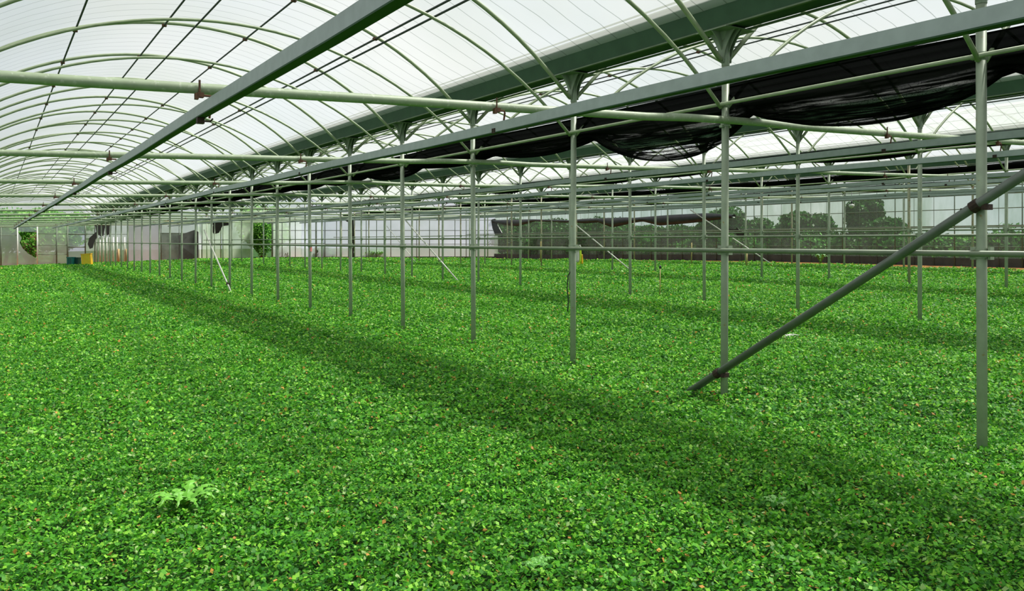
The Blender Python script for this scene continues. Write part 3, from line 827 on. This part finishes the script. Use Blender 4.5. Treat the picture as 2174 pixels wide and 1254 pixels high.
mb = MB(); pts = [(1043, 466), (1052, 464), (1056, 476), (1066, 494), (1066, 502), (1052, 499), (1046, 484)]
mb.plate([wx(x, y, .15) for x, y in pts], (-.06, 0, 0)).build('fallen_end', M['tarp'], rl)
mb = MB(); pts = [(1530, 486), (1562, 486), (1566, 483), (1570, 488), (1580, 493), (1576, 505), (1566, 500), (1560, 491), (1530, 490)]
o = mb.plate([wx(x, y, .2) for x, y in pts], (-.06, 0, 0)).build('black_rag', M['rag']); tag(o, 'small black rag caught on the right side wall behind the second nearest post', 'rag')

# ------------------------------------------------------------------ plants outside
DG = [(.025, .11, .015), (.05, .18, .028), (.015, .065, .01)]
BG = [(.16, .42, .05), (.10, .32, .04), (.26, .55, .09)]
def tree(name, label, cat, x, y, h, r, cols, seed, lo=.0, n=5000, size=.16, group=None):
    g = ground(min(x, 32), y); t = thing(name, label, cat, (x, y, g), group)
    rr = random.Random(seed); bl = []
    for k in range(7):
        a = rr.uniform(0, 6.28); q = rr.uniform(0, .6)*r; zz = lo+(h-lo)*rr.uniform(.25, .8)
        bl.append(((math.cos(a)*q, math.sin(a)*q, zz), (r*.6, r*.6, (h-lo)*.28)))
    bl.append(((0, 0, lo+(h-lo)*.45), (r*.8, r*.8, (h-lo)*.5)))
    leaf_cloud('foliage', bl, n, size, cols, t, seed)
    MB().tube([(0, 0, -.1), (r*.08, 0, h*.35), (0, r*.1, h*.7)], [.07*h/2, .05*h/2, .02], 7).build('trunk', M['bark'], t, True)
def treeR(i, x, y_top, cx=33.9, r=1.6, cols=DG, lab='', n=16000):
    D = cx*2095/(x+15); L = (D-.526*cx)/.8506; h = EYE+(HORIZ-y_top)/F*D-ground(32, L)
    tree('tree' if 'tree' in lab[:16] else 'bush', lab, 'tree' if 'tree' in lab[:16] else 'bush', cx, L, h, r, cols, 20+i, n=n, size=.2, group='greenery behind the right side wall')
outs = [(1085, 470, 2.0), (1130, 468, 2.0), (1180, 466, 2.2), (1235, 470, 2.1), (1300, 468, 2.2), (1370, 478, 2.0), (1450, 482, 1.8), (1530, 450, 1.6), (1600, 470, 1.4), (1660, 478, 1.2), (1715, 458, 1.3), (1775, 492, 1.2), (1830, 425, .85), (1880, 470, 1.4), (1935, 515, 1.4), (2000, 512, 1.5), (2080, 505, 1.4), (2160, 500, 1.4)]
names = ['bush seen dark through the side film near the black film end', 'dark bush behind the side film left of the third post', 'dark bush behind the side film just left of the third nearest post', 'dark bush behind the side film beyond the hanging white bag', 'dark bush behind the side film below the middle of the black roll', 'dark bush behind the side film under the right of the black roll', 'low dark bush behind the side film left of the second nearest post', 'tall dark bush behind the side film at the second nearest post', 'dark bush behind the side film just right of the second nearest post', 'rounded bush behind the side film above the small brown stake', 'dark peaked bush behind the film between two green posts', 'low spreading bush behind the film left of the tall pointed tree', 'tall pointed tree showing through the side film', 'leafy bush right of the tall pointed tree behind the film', 'low pale bush behind the film over the long brace', 'low pale bush behind the film left of the nearest post', 'low pale bush behind the film at the nearest post', 'low pale bush behind the film at the right edge']
for i, ((x, yt, r), nm) in enumerate(zip(outs, names)): treeR(i, x, yt, r=r, cols=DG if i < 14 else DG+BG[:1], lab=nm)
def treeB(i, x, yt, back, r, cols, lab, n=3500, nm='bush', lo=0, size=.16):
    p = wpt(x, 520, -back); D = p.dot(FWD); q = at_depth(x, 520, D)
    h = EYE+(HORIZ-yt)/F*D-ground(q.x, q.y); tree(nm, lab, nm, q.x, q.y, h, r, cols, 60+i, n=n, group='greenery behind the back wall', lo=lo, size=size)
treeB(0, 66, 493, 1.2, .8, BG+[(.25, .1, .08)], 'green shrub showing through the torn hole in the end wall', 4000)
treeB(1, 10, 440, 6, 3.2, BG, 'large bright green tree behind the left of the end wall', 9000, 'tree', .8, .3)
treeB(2, 70, 448, 6, 3.0, BG, 'bright green tree behind the torn hole panel', 9000, 'tree', .8, .3)
treeB(3, 115, 452, 7, 2.4, BG, 'bright green tree behind the pale panel left of the door', 8000, 'tree', .8, .3)
treeB(4, 555, 464, 1.0, .9, DG+BG, 'leafy shrub filling the gap in the back wall', 4500)
treeB(5, 560, 438, 6, 2.4, BG, 'light green tree rising above the gap in the back wall', 6000, 'tree', .6, .3)
treeB(6, 690, 525, .9, .9, BG+DG, 'low weedy bush behind the bright panels left of the hanging strip', 2500)
treeB(7, 715, 528, .9, .8, BG+DG, 'low weedy bush just left of the hanging black strip', 2000)
treeB(8, 800, 530, .9, 1.0, BG, 'low weedy bush right of the hanging black strip', 2500)
treeB(9, 610, 524, 1.2, 1.2, DG, 'dark low bush behind the pale green tinted panel', 2500)
# yellow-green branch over the back wall
# ------------------------------------------------------------------ things in the house
def crate(name, label, x, yb, D, w, h, d, body, parts, rz=0, tilt=0):
    p = at_depth(x, yb, D); g = ground(p.x, p.y)
    t = thing(name, label, 'crate', (p.x, p.y, g+.0), rz=rz); t.rotation_euler = (0, tilt, rz)
    mb = MB(); th = .02
    mb.box((-w/2, -d/2, .0), (w/2, d/2, th)); 
    for s in (-1, 1):
        mb.box((s*w/2-th/2, -d/2, 0), (s*w/2+th/2, d/2, h)); mb.box((-w/2, s*d/2-th/2, 0), (w/2, s*d/2+th/2, h))
    mb.build('body', M[body], t)
    rm = MB()
    for s in (-1, 1):
        rm.box((s*w/2-.03, -d/2-.03, h-.05), (s*w/2+.03, d/2+.03, h)); rm.box((-w/2-.03, s*d/2-.03, h-.05), (w/2+.03, s*d/2+.03, h))
    rm.build('rim', M[body], t)
    rb = MB()
    for k in range(1, 5):
        for s in (-1, 1): rb.box((-w/2+w*k/5-.012, s*(d/2+.012)-.012, 0), (-w/2+w*k/5+.012, s*(d/2+.012)+.012, h-.05))
    rb.build('ribs', M[parts], t)
    return t
crate('plastic_crate', 'tall teal plastic crate by the end wall door', 151, 560, 54.5, .34, .60, .40, 'teal', 'teal_dark', -YAW)
crate('plastic_crate', 'dark green plastic crate between the teal and yellow ones', 164, 560, 54.8, .28, .56, .35, 'teal_dark', 'teal_dark', -YAW)
crate('plastic_crate', 'bright yellow plastic crate standing tilted by the end wall', 186, 560, 54.5, .55, .80, .45, 'yellow', 'lime', -YAW+.2, -.08)

# bag on the post of the second row
pb = P(13.18-.10, 18.35, 0); D = pb.dot(FWD)
t = thing('hanging_bag', 'white plastic bag with yellow straps hung on a second row post', 'bag', at_depth(1224, 562, D-.22))
def bagmesh(w, h, d, m, nm, dx=0, z0=0, par=None, taper=.4):
    mb = MB(); n = 12
    for i in range(8):
        q = i/7; ww = w*(1-taper*q)*(.75+.25*math.sin(min(1, q*4)*1.57)); dd = d*(1-.5*q)
        for k in range(n):
            an = 2*math.pi*k/n; mb.v.append(RGT*(dx+math.cos(an)*ww*(1+.08*math.sin(3*an+q*4)))+FWD*(math.sin(an)*dd)+Vector((0, 0, z0+h*q)))
    for i in range(7):
        for k in range(n): mb.f.append((i*n+k, i*n+(k+1) % n, (i+1)*n+(k+1) % n, (i+1)*n+k))
    mb.f.append(tuple(reversed(range(n)))); mb.f.append(tuple(7*n+k for k in range(n)))
    return mb.build(nm, M[m], par, True)
bagmesh(.095, .40, .07, 'bagwhite', 'bag_body', 0, .07, t, .25)
bagmesh(.035, .36, .04, 'lime', 'lime_strap', .10, .06, t, .2)
bagmesh(.045, .12, .045, 'lime', 'yellow_knot', .06, 0, t, -.2)
bagmesh(.03, .26, .03, 'yellow', 'yellow_tail', .15, .02, t, .6)
MB().tube([RGT*.05+Vector((0, 0, .46)), RGT*.09+Vector((0, 0, .52)), RGT*.12+Vector((0, 0, .45))], .02, 6).build('handle', M['bagwhite'], t, True)

def stick(name, label, cat, x, yt, yb, D, r, m, tip=None):
    p = at_depth(x, yb, D); q = at_depth(x, yt, D); t = thing(name, label, cat, p)
    MB().tube([(0, 0, -.05), (0.01, 0, (q-p).z)], r, 8).build('rod', M[m], t, True)
    if tip: MB().tube([(.01, 0, (q-p).z-.03), (.01, 0, (q-p).z+.0), (.01, 0, (q-p).z+.05)], [.02, .03, .015], 8).build('tip', M[tip], t, True)
def Dg(x, y):
    r = (x+15)/2095; return EYE/((y-HORIZ)/F+TILT*r)
stick('marker_stake', 'thin bamboo stake with a black tip standing in the middle of the crop', 'stake', 1401, 567, 634, Dg(1401, 634), .012, 'bamboo', 'tarp')
stick('marker_stake', 'short yellow stake by the side wall left of the second nearest post', 'stake', 1468, 515, 556, 31, .02, 'bamboo')
stick('marker_stake', 'rusty orange stake standing in front of the third row, left of the second nearest post', 'stake', 1618, 375, 585, Dg(1618, 586), .02, 'bamboo')
stick('marker_stake', 'short yellow stake near the side wall left of a rusty pipe', 'stake', 1585, 538, 560, 30, .03, 'bamboo')
stick('marker_stake', 'short yellow stake near the side wall beside the third nearest post', 'stake', 1148, 512, 553, 34, .03, 'bamboo')
# dangling hose by third post
D = Dg(1208, 672); b0 = at_depth(1205, 672, D)
mb = MB(); pts = [at_depth(x, y, D)-b0 for x, y in ((1213, 505), (1212, 545), (1215, 570), (1206, 585), (1204, 610), (1207, 640), (1204, 674))]
t = thing('drip_hose', 'thin black hose dangling to the crop right of the third nearest post', 'hose', b0)
mb.tube(pts, .012, 6).build('hose', M['tarp'], t, True)
# pink tape
p = P(6.04, 18.35+.0, 0); D = p.dot(FWD); p = at_depth(643.5, 526, D-.1)
o = MB().tube([(0, 0, -.06), (0, 0, .07)], .042, 10).build('tape_band', M['pink']); o.location = P(6.04, 18.35, -.25); o.location.z -= .07
tag(o, 'small pink tape band wrapped on the seventh post of the nearest row', 'tape')

# weeds
def weed(label, x, y, n, ln, wd, col, up=.5, seed=3):
    D = Dg(x, y); p = at_depth(x, y, D); g = ground(p.x, p.y); t = thing('weed_plant', label, 'weed', (p.x, p.y, g+.03))
    rr = random.Random(seed); m = mat('weed_leaf', col, .5, 0, .2, 20)
    for k in range(n):
        az = 2*math.pi*k/n+rr.uniform(-.3, .3); l = ln*rr.uniform(.7, 1.15); mb = MB(); d = Vector((math.cos(az), math.sin(az), 0)); s = Vector((-d.y, d.x, 0)); N = 12
        mid = []
        for i in range(N+1):
            q = i/N; mid.append(d*l*q*(1-.15*q)+Vector((0, 0, l*up*math.sin(q*2.4)*.55+.02)))
        for i in range(N+1):
            q = i/N; w = wd*math.sin(math.pi*min(1, q*.95+.05))*(1.25 if i % 2 else .45); mb.v += [mid[i]+s*w, mid[i]+Vector((0, 0, .006)), mid[i]-s*w]
        for i in range(N):
            a = 3*i; mb.f += [(a, a+1, a+4, a+3), (a+1, a+2, a+5, a+4)]
        mb.build('leaf', m, t)
weed('large feathery light green weed spreading over the crop at lower left', 392, 1098, 13, .27, .030, (.14, .40, .03), .8)
weed('small pale weed in the crop left of the nearest post', 1650, 1090, 7, .10, .02, (.16, .38, .08), .6, 5)
weed('small pale weed in the foreground crop at the bottom centre', 1140, 1225, 8, .10, .02, (.14, .38, .06), .6, 8)
weed('leafy weed growing in the soil strip by the side wall', 1742, 562, 9, .5, .07, (.10, .30, .05), 1.6, 9)

# litter of dead stalks lying on the crop
def litter(label, x, y, seed):
    D = Dg(x, y); p = at_depth(x, y, D); g = ground(p.x, p.y)
    rr = random.Random(seed); mb = MB()
    for k in range(9):
        a = rr.uniform(-.5, .5); c0 = Vector((rr.uniform(-.16, .16), rr.uniform(-.08, .08), .09+rr.uniform(0, .02))); d = (RGT*math.cos(a)+FWD*math.sin(a))*rr.uniform(.03, .09)
        mb.tube([c0-d, c0+Vector((0, 0, .012)), c0+d], .006, 5)
    o = mb.build('dry_stalks', M['pale_brace']); o.location = (p.x, p.y, g); tag(o, label, 'dead stalks', kind='stuff')
litter('few pale dry stalks lying on the crop right of the second nearest post', 1672, 728, 4)

# small white cup hung near the side wall
t = thing('hanging_cup', 'small white cup hanging on a dark rod in front of the side wall', 'cup', at_depth(1808, 436, 30))
MB().tube([(0, 0, -.10), (0, 0, -.04), (0, 0, .03), (0, 0, .06)], [.03, .09, .10, .02], 12).build('cup', M['bagwhite'], t, True)
MB().tube([(0, 0, .05), (0, 0, .15), (0, 0, .16), (0, 0, .5)], [.035, .03, .008, .008], 8).build('hanger', M['tarp'], t, True)

# undergrowth outside the side wall
hb = []
for k in range(46):
    L = 6+k*1.02; hb.append(((0, L, .45+.2*math.sin(k*1.9)+ground(32, L)), (.65, .95, .75+.2*math.sin(k*1.3))))
o = leaf_cloud('hedge_undergrowth', hb, 46*700, .2, [(.04, .16, .03), (.07, .24, .04), (.03, .11, .02), (.10, .30, .05)], None, 91); o.location = (32.75, 0, 0)
tag(o, 'low tangled green undergrowth along the outside of the right side wall', 'undergrowth', kind='stuff')
